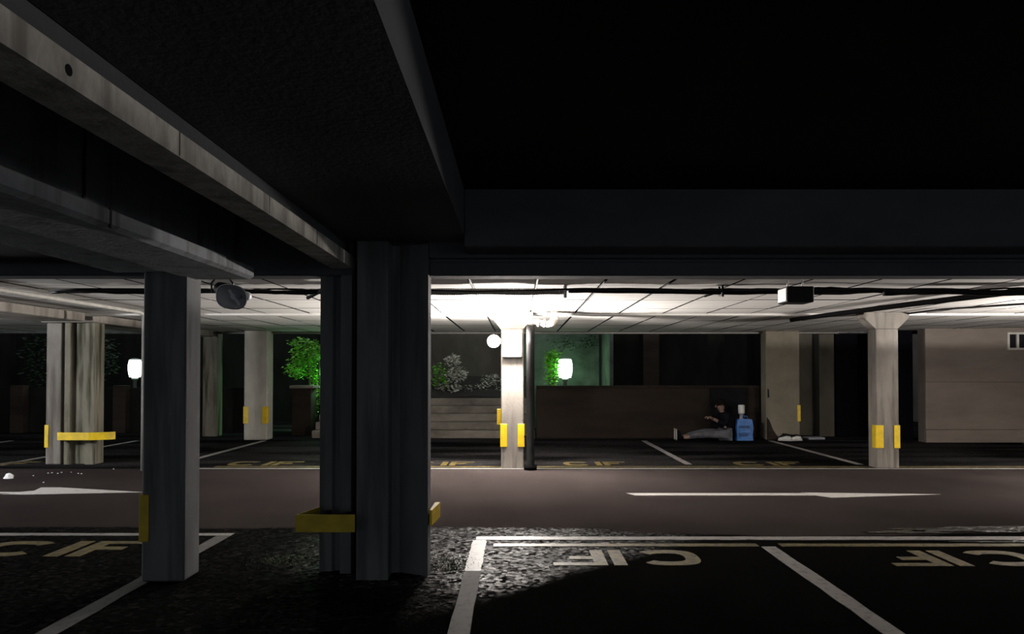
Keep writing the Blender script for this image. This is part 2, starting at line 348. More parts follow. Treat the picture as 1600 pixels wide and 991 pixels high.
line('white front line of the left bay, passing behind the front pillar', jag(-8.5, -2.56, 6.60, 6.70, 40))
line('white bay divider running toward the camera behind the front left pillar', jag(-2.68, -2.56, .5, 6.59), 'dpaint')
line('white front line of the far bays along the pillar bases', jag(-5.45, 8.5, 11.2, 11.3, 60))
line('yellow line just beyond the far white line, in front of far yellow words', jag(-4.7, 8.5, 11.42, 11.52, 60), 'ypaint')
for x, lb in ((2.73, 'white far bay divider ending left of the blue bag'), (5.46, 'white far bay divider behind the right capital pillar'),
              (-5.46, 'white far bay divider left of the far small pillar with guards'), (-8.2, 'white far bay divider beside the streaked pillar'),
              (-10.9, 'white far bay divider nearest the left edge')):
    line(lb, jag(x - .055, x + .055, 11.75, 15.9))
# arrows
def arrow(label, tip, tail, head0, yc, wsh, wh):
    s = 1 if tip > tail else -1
    pts = [(tail, yc - wsh), (head0, yc - wsh), (head0 + s*.12, yc - wh), (tip, yc), (head0 - s*.1, yc + wh*.55), (head0, yc + wsh), (tail - s*.08, yc + wsh)]
    bm = B(); quadp(bm, pts); tag(obj('painted_arrow', bm, M['apaint']), label, 'road marking')
arrow('long white arrow on the aisle pointing right', PX(1475, 8.75), PX(990, 8.85), PX(1272, 8.8), 8.85, .085, .24)
def arrow2():
    Y = 9.05
    pts = [(PX(-260, Y), 8.9), (PX(40, Y), 8.92), (PX(20, Y), 8.86), (PX(60, Y), 8.83), (PX(226, 8.95), 9.0), (PX(90, 9.3), 9.38), (PX(60, 9.3), 9.38), (PX(50, Y), 9.12), (PX(35, Y), 9.02), (PX(-260, Y), 9.05)]
    bm = B(); quadp(bm, pts); tag(obj('painted_arrow', bm, M['apaint']), 'white arrow on the aisle at the left edge pointing toward the pillars', 'road marking')
arrow2()
# words
def letter(ch, ox, cx, cy, wd, hg, sgn, parent, m):
    def T(p): return (cx + sgn*(ox + p[0]*wd), cy + sgn*(p[1]*hg))
    bm = B()
    if ch == 'I': quadp(bm, [T(p) for p in ((.35, 0), (.8, 0), (.8, 1), (.35, 1))])
    if ch == 'F': quadp(bm, [T(p) for p in ((0, 0), (.27, 0), (.27, .42), (.75, .42), (.75, .62), (.27, .62), (.27, .82), (1.1, .82), (1.1, 1), (0, 1))])
    if ch == 'C':
        out = []; inn = []
        for k in range(0, 21):
            a = math.radians(38 + 284*k/20)
            c, s = math.cos(a), math.sin(a); q = (abs(c)**3 + abs(s)**3)**(-1/3)
            out.append((.5 + .52*c*q, .5 + .5*s*q)); inn.append((.52 + .30*c*q, .5 + .27*s*q))
        vo = [bm.verts.new((*T(p), .004)) for p in out]; vi = [bm.verts.new((*T(p), .004)) for p in inn]
        do = [bm.verts.new((*T(p), .0005)) for p in out]; di = [bm.verts.new((*T(p), .0005)) for p in inn]
        for k in range(20):
            bm.faces.new((vo[k], vo[k+1], vi[k+1], vi[k])); bm.faces.new((vo[k], vo[k+1], do[k+1], do[k])); bm.faces.new((vi[k], vi[k+1], di[k+1], di[k]))
    obj('letter', bm, m, parent)
def word(label, x0, x1, y0, y1, rot):
    t = thing('painted_word', label, 'road marking', ((x0+x1)/2, (y0+y1)/2, 0))
    W = x1 - x0; s = -1 if rot else 1
    cx, cy = (x1, y1) if rot else (x0, y0)
    for ch, o_, wd in (('C', 0, .40), ('I', .44, .20), ('F', .64, .33)): letter(ch, o_*W, cx, cy, wd*W, y1-y0, s, t, M['ypaint'])
word('yellow letters CIF upside down, in the near bay right of the big pillar', .28, 1.42, 5.58, 6.06, True)
word('yellow letters CIF upside down, in the near bay at the right edge', 2.86, 4.05, 5.56, 6.04, True)
word('yellow letters CIF in the left bay, left of the front pillar', -4.45, -3.1, 5.85, 6.38, False)
word('yellow letters CIF on the far side, right of the small far pillar', -4.62, -3.5, 11.62, 12.15, False)
word('yellow letters CIF on the far side, just right of the lamp pillar', .75, 1.75, 11.62, 12.1, False)
word('yellow letters CIF on the far side, in front of the blue bag', 3.5, 4.6, 11.62, 12.1, False)
word('yellow letters CIF on the far side, just left of the lamp pillar', -1.75, -.7, 11.62, 12.1, False)
word('yellow letters CIF on the far side, at the left edge', -8.9, -7.8, 11.62, 12.15, False)

# ================================================================ PILLARS
def guard(parent, x, y, sx, z0=.33, z1=.68, a=.09, t=.012, m='yellow'):      # L-shaped corner guard wrapping the corner (x,y); sx=+1 covers to the right of x
    bm = B()
    xa, xb = sorted((x - sx*t, x + sx*a))
    box(bm, xa, xb, y - t, y - .001, z0, z1, .003)
    xa, xb = sorted((x - sx*t, x - sx*.001)); box(bm, xa, xb, y + .001, y + a, z0, z1, .003)
    return obj('corner_guard', bm, M[m], parent)
# front left
t = thing('pillar', 'plain square concrete pillar standing nearest the camera on the left', 'pillar', (-2.47, 5.27, 0))
bm = B(); box(bm, -2.62, -2.32, 5.15, 5.4, 0, 2.166, .012); obj('shaft', bm, M['near'], t)
guard(t, -2.62, 5.15, 1, PZ(846, 5.14), PZ(773, 5.14), .055, m='yellow_near')
# big double pillar: right half
t = thing('pillar', 'big dark stepped concrete pillar in the middle foreground, right half of the pair', 'pillar', (-.9, 5.35, 0))
bm = B(); prism(bm, [(-1.13, 5.19), (-.91, 5.19), (-.915, 5.38), (-.86, 5.40), (-.64, 5.29), (-.64, 5.46), (-1.13, 5.46)], 0, 2.386, 'Z'); obj('shaft', bm, M['near'], t)
bm = B()
bx = [(-.628, 5.3), (-.625, 5.62), (-.60, 5.64), (-.585, 5.62), (-.612, 5.3)]
prism(bm, bx, .36, .47, 'Z'); obj('bumper', bm, M['yellow'], t, label='yellow bumper end sticking out on the right')
# left half
t = thing('pillar', 'dark fluted concrete pillar in the middle foreground, left half of the pair', 'pillar', (-1.3, 5.5, 0))
bm = B(); prism(bm, [(-1.45, 5.42), (-1.36, 5.42), (-1.345, 5.45), (-1.30, 5.45), (-1.285, 5.36), (-1.205, 5.36), (-1.205, 5.46), (-1.45, 5.46)], 0, 2.168, 'Z')
prism(bm, [(-1.45, 5.461), (-1.205, 5.461), (-1.205, 5.62), (-1.45, 5.62)], 0, 2.168, 'Z'); obj('shaft', bm, M['near'], t)
bm = B(); z0, z1 = .355, .475
prism(bm, [(PX(463, 5.1), 5.1), (PX(555, 5.1), 5.1), (PX(555, 5.1), 5.112), (PX(463, 5.1) + .012, 5.115), (PX(463, 5.1) + .09, 5.40), (PX(463, 5.1) + .078, 5.405)], z0, z1, 'Z')
bmp = obj('bumper', bm, M['yellow_near'], t, label='yellow folded steel bumper plate')
bm = B(); box(bm, -1.40, -1.36, 5.113, 5.41, .38, .45); box(bm, -1.25, -1.21, 5.113, 5.35, .38, .45); obj('bumper_bracket', bm, M['black'], bmp)
bm = B(); box(bm, -1.204, -1.131, 5.462, 5.6, 0, 2.3); tag(obj('shade_filler', bm, M['black']), 'black filler strip added to darken the joint between the two halves of the big pillar', 'filler')  # added block, stands in for the shade in the open gap
# lamp pillar and right capital pillar
def cap_pillar(label, x0, x1, y0, dep, fl, m, gl=True, top=2.392):
    t = thing('pillar', label, 'pillar', ((x0+x1)/2, y0 + dep/2, 0))
    bm = B(); box(bm, x0, x1, y0, y0 + dep, 0, 2.14, .012); obj('shaft', bm, m, t)
    bm = B(); prism(bm, [(x0, 2.141), (x1, 2.141), (x1 + fl, 2.31), (x1 + fl, top), (x0 - fl, top), (x0 - fl, 2.31)], y0, y0 + dep, 'Y'); obj('capital', bm, m, t)
    return t
tc_ = cap_pillar('pale capital-topped concrete pillar carrying the two lit lamps', -.245, .10, 11.27, .26, .14, M['con'])
guard(tc_, -.245, 11.27, 1, .33, .68, .09); guard(tc_, .10, 11.27, -1, .33, .68, .09)
bm = B(); box(bm, -.31, -.25, 11.40, 11.41 + .1, .66, .9, .004); obj('corner_guard', bm, M['yellow'], tc_)
tr = cap_pillar('tan concrete pillar with flared capital near the right edge', 5.49, 5.84, 11.27, .26, .17, M['con'])
guard(tr, 5.49, 11.27, 1, .31, .66, .11); guard(tr, 5.84, 11.27, -1, .31, .66, .08)
# far left pair
t = thing('pillar', 'pale plain pillar at far left, left one of the pair', 'pillar', (-7.41, 11.95, 0))
bm = B(); box(bm, -7.53, -7.29, 11.77, 12.05, 0, 2.262, .01); obj('shaft', bm, M['con'], t)
guard(t, -7.53, 11.77, 1, .27, .63, .05)
t = thing('pillar', 'moss-streaked channelled pillar at far left with a yellow bumper', 'pillar', (-7.0, 11.95, 0))
bm = B(); prism(bm, [(-7.235, 11.77), (-7.15, 11.77), (-7.12, 11.86), (-6.93, 11.86), (-6.90, 11.77), (-6.76, 11.77), (-6.76, 12.05), (-7.235, 12.05)], 0, 2.262, 'Z'); obj('shaft', bm, M['con_old'], t)
bm = B(); prism(bm, [(-7.27, 11.75), (-7.25, 11.62), (-6.75, 11.62), (-6.5, 11.72), (-6.43, 11.80), (-6.44, 11.82), (-6.5, 11.74), (-6.75, 11.635), (-7.24, 11.635), (-7.255, 11.75)], .40, .52, 'Z')
bmp = obj('bumper', bm, M['yellow'], t, label='yellow bent steel bumper')
bm = B(); box(bm, -7.2, -7.16, 11.636, 11.77, .43, .49); box(bm, -6.84, -6.80, 11.636, 11.77, .43, .49); obj('bumper_bracket', bm, M['black'], bmp)
# far small pillars
t = thing('pillar', 'small far grey pillar with two yellow corner guards, left of lit foliage', 'pillar', (-5.72, 16.35, 0))
bm = B(); box(bm, -5.97, -5.47, 16.1, 16.5, 0, 2.39, .012); obj('shaft', bm, M['con_far'], t)
guard(t, -5.97, 16.1, 1, .36, .73, .1); guard(t, -5.47, 16.1, -1, .36, .73, .1)
t = thing('pillar', 'dim mossy far pillar just right of the nearest left pillar', 'pillar', (-7.07, 17.1, 0))
bm = B(); box(bm, -7.24, -6.9, 16.95, 17.25, 0, 2.6, .012); obj('shaft', bm, M['con_old'], t)
t = thing('pillar', 'broad tan far pillar with a stained foot, right of the blue bag', 'pillar', (5.9, 16.35, 0))
bm = B(); box(bm, 5.46, 6.2, 16.15, 16.5, 0, 2.39, .015); obj('shaft', bm, M['tan'], t)
bm = B(); prism(bm, [(5.47, .01), (5.74, .01), (5.60, .22), (5.53, .42), (5.47, .5)], 16.135, 16.149, 'Y'); obj('render_patch', bm, M['brown'], t, label='brown worn patch at the foot')
bm = B(); prism(bm, [(5.49, .92), (5.53, .93), (5.52, 1.1), (5.49, 1.12)], 16.14, 16.149, 'Y'); obj('render_patch', bm, M['black'], t)
guard(t, 6.2, 16.15, -1, .40, .76, .06)
# gate pier
t = thing('gate_pier', 'brown brick gate pier below the green-lit foliage', 'pier', (-5.15, 17.3, 0))
bm = B(); box(bm, PX(456, 17.3), PX(486, 17.3), 17.3, 17.75, 0, 1.10, .01); obj('shaft', bm, M['brown'], t)
bm = B(); box(bm, PX(453, 17.3), PX(490, 17.3), 17.25, 17.8, 1.102, 1.17, .01); obj('cap_stone', bm, M['rwall'], t)

# ================================================================ LAMPS
t = thing('bulkhead_lamp', 'glaring white bulkhead lamp on the front of the pale capital pillar', 'lamp', (-.075, 11.25, 1.9))
bm = B(); box(bm, -.225, .075, 11.20, 11.268, 1.70, 2.12, .012); obj('lamp_body', bm, M['white'], t)
bm = B(); box(bm, -.21, .06, 11.10, 11.199, 1.715, 2.105, .045); obj('diffuser', bm, M['lamp'], t, True)
t = thing('globe_lamp', 'round glaring lamp sticking out left of the pale capital pillar', 'lamp', (-.35, 11.4, 1.95))
bm = B(); bmesh.ops.create_uvsphere(bm, u_segments=20, v_segments=12, radius=.1); bmesh.ops.translate(bm, verts=bm.verts, vec=(-.36, 11.35, 1.95)); obj('diffuser', bm, M['lamp'], t, True)
bm = B(); tube(bm, [(-.28, 11.36, 1.95), (-.246, 11.36, 1.95)], .045, 12); obj('lamp_body', bm, M['white'], t)
def post_lamp(label, px, py, Y, wpx, hpx, base, power):
    x = PX(px, Y); z = PZ(py, Y); r = wpx/F*Y/2; hh = hpx/F*Y/2
    t = thing('post_lamp', label, 'lamp', (x, Y, base))
    bm = B(); lathe(bm, [(r*.78, z-hh), (r*.92, z-hh*.6), (r, z-hh*.1), (r, z+hh*.4), (r*.86, z+hh*.9), (r*.8, z+hh)], 20, x, Y); obj('lamp_glass', bm, M['glamp'], t, True)
    bm = B(); lathe(bm, [(.045, base), (.045, z-hh-.09), (.07, z-hh-.08), (.09, z-hh-.003)], 12, x, Y); obj('post', bm, M['galv'], t, True)
    bm = B(); lathe(bm, [(r*.82, z+hh+.002), (r*.6, z+hh+.03), (.02, z+hh+.045)], 20, x, Y); obj('lamp_cap', bm, M['galv'], t, True)
    lamp('post_lamp_light', (x, Y - r - .12, z), power, GREEN, .06)
    lamp('post_lamp_light', (x, Y + r + .12, z), power, GREEN, .06)
post_lamp('lit white post lamp beyond the brown parapet, beside green leaves', 883, 576, 18.6, 23, 29, 0, 10)
post_lamp('lit white post lamp in the dark at far left', 211, 576, 19.5, 20, 27, 0, 2)
post_lamp('lit white post lamp hidden behind the big middle pillar', 522, 590, 18.9, 23, 28, 0, 45)

# ================================================================ PIPES, CABLES, FITTINGS
bm = B(); X0 = .20
tube(bm, [(X0, 11.12, .0), (X0, 11.12, .07), (X0, 11.12, .071), (X0, 11.12, 1.2), (X0, 11.12, 2.05), (X0, 11.12, 2.18)], [.10, .10, .062, .062, .062, .062], 14)
dp = tag(obj('drain_pipe', bm, M['dpipe'], smooth=True), 'dark vertical drain pipe standing just right of the lamp pillar', 'pipe')
bm = B(); tube(bm, [(X0, 11.12, 2.181), (X0 + .02, 11.12, 2.22), (X0 + .08, 11.12, 2.225), (.46, 11.12, 2.2), (.53, 11.12, 2.22), (.56, 11.12, 2.27), (.56, 11.12, 2.385)], [.055, .055, .05, .05, .062, .062, .055], 12)
elb = obj('elbow', bm, M['lag'], dp, True, label='pale wrapped elbow pipe')
for xx in (.30, .40):
    bm = B(); tube(bm, [(xx, 11.12, 2.215), (xx + .03, 11.12, 2.213)], .064, 12); obj('pipe_collar', bm, M['lag'], elb, True)
bm = B(); tube(bm, [(X0 - .08, 11.12, .5), (X0 - .08, 11.20, .5)], .015, 6); box(bm, .11, .14, 11.12, 11.3, .48, .5); obj('pipe_bracket', bm, M['dpipe'], dp)
# pale conduit along the left bay, coming down beside the front pillar
xw = -5.6
bm = B(); tube(bm, [(xw, 5.7, 2.36), (xw, 8, 2.355), (xw, 10.9, 2.36), (xw, 11.0, 2.34), (xw, 11.03, 2.28), (xw, 11.03, 1), (xw, 11.03, 0)], .028, 10)
tag(obj('conduit', bm, M['wpipe'], smooth=True), 'thin pale pipe running along the left ceiling and down to the floor', 'pipe')
bm = B(); tube(bm, [(xw - .09, 5.7, 2.375), (xw - .1, 8, 2.37), (xw - .09, 11, 2.38)], .012, 6); tag(obj('cable', bm, M['black'], smooth=True), 'black cable along the left ceiling beside the thin pale pipe', 'cable')
bm = B(); tube(bm, [(-6.6, 16.4, 2.36), (0, 16.4, 2.355), (PX(1310, 16.4), 16.4, 2.36)], .022, 8)
tag(obj('conduit', bm, M['wpipe'], smooth=True), 'long thin pale pipe along the far edge of the ceiling', 'pipe')
# cable run across the aisle bay
YC = 7.9
def cable(x0, x1, y, z, amp, r, label, n=40, name='cable', m='black'):
    ph = random.uniform(0, 6); f1 = random.uniform(2.2, 5.5)
    pts = [(x0 + (x1-x0)*i/n, y + .03*math.sin(ph + i*.33), z + amp*math.sin(ph + f1*(x0 + (x1-x0)*i/n)) + random.uniform(-.004, .004)) for i in range(n+1)]
    bm = B(); tube(bm, pts, r, 6); return tag(obj(name, bm, M[m], smooth=True), label, 'cable')
cable(.55, 8, YC, 2.335, .008, .030, 'thickest black cable bundle slung under the right ceiling')
cable(-5, 8, YC - .04, 2.345, .012, .010, 'thin black cable slung across the whole ceiling, nearest strand')
cable(-5, 3.0, YC + .06, 2.35, .014, .012, 'thin black cable ending at the dark box, behind the thick bundle')
cable(2.0, 8, YC + .05, 2.34, .028, .012, 'wavy black cable looping right of the dark box', 60)
cable(3.0, 7.2, YC - .02, 2.335, .034, .010, 'thin tangled cable, most strongly waving, right of the dark box', 60)
cable(3.9, 8, YC - .06, 2.32, .010, .034, 'thick black cable sleeve at the right edge of the ceiling')
cable(-5, -1.9, YC - .02, 2.325, .006, .022, 'black cable bundle behind the grey horn speaker')
cable(-3.9, -2.0, YC + .08, 2.36, .004, .010, 'thin black cable above the bundle behind the grey horn speaker')
bm = B(); pts = [(-1.3 + 1.8*i/150, YC, 2.33 + .004*math.sin(i*.1)) for i in range(151)]
tube(bm, pts, [.030 if i % 2 else .036 for i in range(151)], 8); tag(obj('corrugated_conduit', bm, M['wpipe'], smooth=False), 'pale ribbed conduit under the bright ceiling left of the lamp pillar', 'pipe')
bm = B(); tube(bm, [(-2.35, 8.25, 2.30), (-1.95, 7.6, 2.345)], .02, 8); tag(obj('pipe_stub', bm, M['black']), 'short black slanting pipe beside the big pillar under the ceiling', 'pipe')
bm = B(); box(bm, .50, .53, YC - .07, YC - .045, 2.27, 2.397); box(bm, .50, .53, YC - .07, YC + .06, 2.262, 2.274); box(bm, .50, .53, YC + .045, YC + .06, 2.27, 2.397)
tag(obj('cable_hanger', bm, M['galv']), 'steel hanger strap holding the cables right of the lamp pillar', 'bracket')
bm = B(); box(bm, 2.18, 2.20, YC - .08, YC + .06, 2.29, 2.30); box(bm, 2.18, 2.20, YC - .08, YC - .065, 2.27, 2.397); box(bm, 2.18, 2.2, YC + .05, YC + .06, 2.29, 2.397); tube(bm, [(2.0, YC - .05, 2.27), (2.19, YC - .07, 2.33)], .008, 6)
tag(obj('cable_hanger', bm, M['black']), 'black hanger strap holding the cables left of the dark box', 'bracket')
bm = B(); tube(bm, [(4.55, 12.2, 2.34), (4.72, 10.9, 2.335), (5.0, 9.6, 2.34), (5.4, 8.15, 2.345), (5.75, 7.2, 2.36)], .035, 8)
tag(obj('pipe', bm, M['dpipe'], smooth=True), 'dark pipe running diagonally across the right ceiling', 'pipe')
bm = B(); tube(bm, [(5.9, 12.0, 2.37), (6.1, 10.5, 2.372), (6.9, 9.5, 2.375), (8.0, 8.9, 2.38)], .016, 6)
tag(obj('cable', bm, M['black'], smooth=True), 'thin dark cable curving over the right capital pillar', 'cable')
t = thing('junction_box', 'dark square box hanging from the cables under the ceiling on the right', 'box', (2.82, 7.4, 2.24))
YB = 7.3; x0, x1 = PX(1231, YB), PX(1273, YB); z0, z1 = PZ(472, YB), PZ(447, YB)
bm = B(); box(bm, x0, x1, YB, YB + .27, z0, z1, .008); obj('box_body', bm, M['black'], t)
bm = B(); box(bm, x0 - .006, x0 - .001, YB + .02, YB + .25, z0 + .015, z1 - .015, .002); obj('lit_side', bm, M['frame'], t)  # pale sheet on a black box: lamp light painted on its left side
for dx in (.05, .2):
    bm = B(); tube(bm, [(x0 + dx, YB + .13, z1), (x0 + dx, YB + .13, 2.396)], .008, 6); obj('hanger_rod', bm, M['galv'], t)
# horn speaker
t = thing('horn_speaker', 'grey horn loudspeaker hanging under the beam beside the front left pillar', 'loudspeaker', (-2.36, 5.95, 2.2))
bm = B()
lathe(bm, [(.135, 0), (.142, .006), (.135, .014), (.10, .07), (.055, .13), (.045, .16), (.052, .165), (.052, .22), (.03, .24)], 28, 0, 0, 1, .72, 2.6)
# open the bell: inner wall
bmesh.ops.delete(bm, geom=[f for f in bm.faces if len(f.verts) == 28 and abs(f.calc_center_median().z) < .001], context='FACES_ONLY')
o1 = obj('horn_bell', bm, M['grey'], None, True)
bm = B(); lathe(bm, [(.128, .004), (.095, .068), (.05, .125), (.02, .128)], 28, 0, 0, 1, .72, 2.6); bmesh.ops.delete(bm, geom=[f for f in bm.faces if len(f.verts) == 28 and f.calc_center_median().z < .01], context='FACES_ONLY'); o2 = obj('horn_throat', bm, M['grey'], None, True)
bm = B(); box(bm, -.012, .012, -.07, .085, .035, .05, .004); tube(bm, [(0, 0, .03), (0, 0, .125)], .022, 12); o3 = obj('phase_plug', bm, M['grey'])
R = Matrix.Translation((PX(360, 6.0), 6.0, PZ(464, 6.0))) @ Matrix.Rotation(math.radians(-12), 4, 'Z') @ Matrix.Rotation(math.radians(-82), 4, 'X') @ Matrix.Rotation(math.radians(8), 4, 'Z')
for o in (o1, o2): o.data.transform(R); o.parent = t; o.matrix_parent_inverse = Matrix.Translation(-t.location)
o3.data.transform(R @ Matrix.Rotation(math.radians(-42), 4, 'Z')); o3.parent = t; o3.matrix_parent_inverse = Matrix.Translation(-t.location)
bm = B(); cx = PX(350, 6.15); tube(bm, [(cx - .085, 6.1, 2.12), (cx - .09, 6.1, 2.2), (cx - .05, 6.1, 2.25), (cx + .05, 6.1, 2.25), (cx + .09, 6.1, 2.2), (cx + .07, 6.1, 2.13)], .008, 6)
tube(bm, [(cx, 6.1, 2.25), (cx, 6.1, 2.397)], .012, 8); obj('bracket', bm, M['black'], t)
bm = B(); tube(bm, [(cx - .03, 6.3, 2.17), (cx - .03, 6.13, 2.16)], .055, 14); obj('driver', bm, M['black'], t, True)
# vent on the right wall
t = thing('wall_vent', 'small pale framed vent with two dark slots high on the right wall', 'vent', (10.5, 15.45, 2.1))
vx, vz = PX(1573, 15.5), PZ(547, 15.5); vw, vh = .44, .37
bm = B(); box(bm, vx, vx+vw, 15.46, 15.5, vz, vz+.04); box(bm, vx, vx+vw, 15.46, 15.5, vz+vh-.04, vz+vh)
for a in (0, .5, 1): box(bm, vx + (vw-.045)*a, vx + (vw-.045)*a + .045, 15.461, 15.499, vz+.03, vz+vh-.03)
vf = obj('vent_frame', bm, M['frame'], t)
for a in (0, 1):
    bm = B(); box(bm, vx + .05 + a*.2, vx + .19 + a*.2, 15.485, 15.499, vz+.045, vz+vh-.045); obj('slot', bm, M['black'], vf)

# ================================================================ PERSON AND BELONGINGS
def skin(name, verts, edges, radii, m, parent, sub=2, root=0):
    me = bpy.data.meshes.new(name); me.from_pydata(verts, edges, []); me.materials.append(m)
    o = bpy.data.objects.new(name, me); C.objects.link(o)
    sk = o.modifiers.new('s', 'SKIN'); sk.use_smooth_shade = True
    for k, r in enumerate(radii):
        rr = r if isinstance(r, tuple) else (r, r); me.skin_vertices[0].data[k].radius = rr
    me.skin_vertices[0].data[root].use_root = True
    ss = o.modifiers.new('d', 'SUBSURF'); ss.levels = sub; ss.render_levels = sub
    dg = bpy.context.evaluated_depsgraph_get(); ev = o.evaluated_get(dg); nm = bpy.data.meshes.new_from_object(ev)
    o.modifiers.clear(); o.data = nm
    nm.materials.clear(); nm.materials.append(m)
    for p in nm.polygons: p.use_smooth = True
    if parent: o.parent = parent; o.matrix_parent_inverse = Matrix.Translation(-parent.location)
    return o
px0, py0 = 4.60, 16.12
t = thing('person', 'person in a black jacket and grey trousers sitting on the ground, legs stretched left', 'person', (px0, py0, 0))
P = lambda x, y, z: (px0 + x, py0 + y, z)
# one continuous body: pelvis, spine, head, arms, legs
bv = [P(0, 0, .13), P(.01, 0, .30), P(-.03, 0, .46), P(-.08, 0, .57), P(-.12, -.01, .635), P(-.15, -.02, .70), P(-.155, -.02, .79),
      P(-.07, -.17, .55), P(-.10, -.23, .36), P(-.26, -.14, .42), P(-.33, -.08, .47),
      P(-.07, .15, .55), P(-.11, .19, .38), P(-.28, .10, .44), P(-.35, .04, .48),
      P(-.04, -.09, .12), P(-.50, -.10, .13), P(-.92, -.11, .07), P(-1.0, -.12, .06),
      P(-.04, .09, .12), P(-.50, .09, .16), P(-.92, .07, .07), P(-1.0, .06, .06)]
be = [(0,1),(1,2),(2,3),(3,4),(4,5),(5,6),(3,7),(7,8),(8,9),(9,10),(3,11),(11,12),(12,13),(13,14),(0,15),(15,16),(16,17),(17,18),(0,19),(19,20),(20,21),(21,22)]
brd = [.13, (.13,.12), (.13,.15), (.10,.12), .055, .085, .095, .065, .048, .042, .03, .065, .048, .042, .03, .095, .068, .05, .04, .095, .068, .05, .04]
skin('body', bv, be, brd, M['skin'], t)
skin('jacket', [bv[i] for i in (0, 1, 2, 3, 7, 8, 9, 11, 12, 13)] + [P(-.11, -.01, .62)], [(0,1),(1,2),(2,3),(3,4),(4,5),(5,6),(3,7),(7,8),(8,9),(3,10)],
     [.15, .16, (.16,.18), (.125,.15), .085, .066, .055, .085, .066, .055, .07], M['jacket'], t)
skin('trousers', [P(0, 0, .13), P(-.05, -.09, .125), P(-.48, -.10, .135), P(-.9, -.11, .085), P(-.05, .09, .125), P(-.48, .09, .165), P(-.9, .07, .085)],
     [(0,1),(1,2),(2,3),(0,4),(4,5),(5,6)], [.14, .115, .085, .066, .115, .085, .066], M['jeans'], t)
for s, yo in ((0, -.12), (1, .06)):
    sh = skin('shoe', [P(-.98, yo, .06), P(-1.06, yo, .05), P(-1.09, yo, .13), P(-1.10, yo, .22)], [(0,1),(1,2),(2,3)], [.05, .052, .045, .035], M['jacket'], t)
    bm = B(); box(bm, px0 - 1.155, px0 - 1.135, py0 + yo - .04, py0 + yo + .04, .005, .25, .008); obj('sole', bm, M['frame'], sh)
# head details
hx, hy, hz = px0 - .16, py0 - .02, .755
bm = B(); bmesh.ops.create_uvsphere(bm, u_segments=20, v_segments=14, radius=1); bmesh.ops.scale(bm, verts=bm.verts, vec=(.108, .095, .10)); bmesh.ops.translate(bm, verts=bm.verts, vec=(hx + .02, hy + .01, hz + .045)); obj('hair', bm, M['hair'], t, True)
bm = B(); tube(bm, [(hx - .088, hy - .02, hz + .02), (hx - .115, hy - .03, hz - .03), (hx - .09, hy - .025, hz - .035)], [.006, .016, .01], 8); obj('nose', bm, M['skin'], t, True)
for dy in (-.055, .012):
    bm = B(); bmesh.ops.create_uvsphere(bm, u_segments=8, v_segments=6, radius=.012); bmesh.ops.translate(bm, verts=bm.verts, vec=(hx - .088, hy + dy, hz)); obj('eye', bm, M['hair'], t, True)
bm = B(); bmesh.ops.create_uvsphere(bm, u_segments=8, v_segments=6, radius=.022); bmesh.ops.scale(bm, verts=bm.verts, vec=(.7, .5, 1.3)); bmesh.ops.translate(bm, verts=bm.verts, vec=(hx + .015, hy - .1, hz - .01)); obj('ear', bm, M['skin'], t, True)
bm = B(); box(bm, hx - .092, hx - .082, hy - .04, hy + .005, hz - .075, hz - .067, .002); obj('mouth', bm, M['hair'], t)
for (wx, wy, wz, s) in ((-.33, -.08, .47, 1), (-.35, .04, .48, -1)):
    V = [P(wx, wy, wz), P(wx - .05, wy + .005*s, wz + .01)]; E = [(0, 1)]; Rr = [.026, .03]
    for k in range(4):
        b0 = len(V); yo = -.026 + .0175*k; L = (.07, .08, .078, .062)[k]
        V += [P(wx - .075, wy + yo, wz + .02), P(wx - .075 - L*.5, wy + yo, wz + .022), P(wx - .07 - L*.9, wy + yo, wz - .01)]
        E += [(1, b0), (b0, b0+1), (b0+1, b0+2)]; Rr += [.010, .009, .0075]
    b0 = len(V); V += [P(wx - .04, wy + .035*s, wz + .02), P(wx - .08, wy + .05*s, wz + .03)]; E += [(0, b0), (b0, b0+1)]; Rr += [.012, .009]
    skin('hand', V, E, Rr, M['skin'], t, 1)
# blue bag
t = thing('shopping_bag', 'bright blue bag standing on the ground beside the seated person', 'bag', (5.02, 16.1, 0))
bm = B(); x0, x1 = PX(1150, 16), PX(1176, 16)
lv = [(0, 0, .0), (.01, .02, .12), (-.005, .0, .26), (.012, .02, .40), (.02, .03, .455)]
rings = []
for (dl, dr, z) in lv:
    rings.append([bm.verts.new(p) for p in ((x0 + dl, 15.95, z), ((x0+x1)/2, 15.93 + z*.05, z + .01*(z > .4)), (x1 - dr, 15.96, z), (x1 - dr + .01, 16.15, z), ((x0+x1)/2, 16.17, z), (x0 + dl, 16.15, z))])
for a, c in zip(rings, rings[1:]):
    for k in range(6): bm.faces.new((a[k], a[(k+1) % 6], c[(k+1) % 6], c[k]))
bm.faces.new(rings[0][::-1]); o = obj('bag_body', bm, M['blue'], t); sd = o.modifiers.new('t', 'SOLIDIFY'); sd.thickness = .006
bm = B(); box(bm, x0 + .04, x1 - .1, 15.915, 15.93, .275, .32, .003); obj('printed_band', bm, M['blue_dark'], t)
bm = B(); box(bm, x0 + .05, x1 - .14, 15.912, 15.93, .10, .17, .003); obj('printed_band', bm, M['blue_dark'], t)
for yb in (15.96, 16.14):
    bm = B(); tube(bm, [(x0 + .1, yb, .43), (x0 + .13, yb + .01, .53), (x0 + .22, yb + .01, .53), (x0 + .25, yb, .43)], .007, 6); obj('handle', bm, M['blue'], t, True)
t = thing('bottle', 'white-topped bottle sticking up out of the blue bag', 'bottle', (PX(1158, 16.05), 16.05, .3))
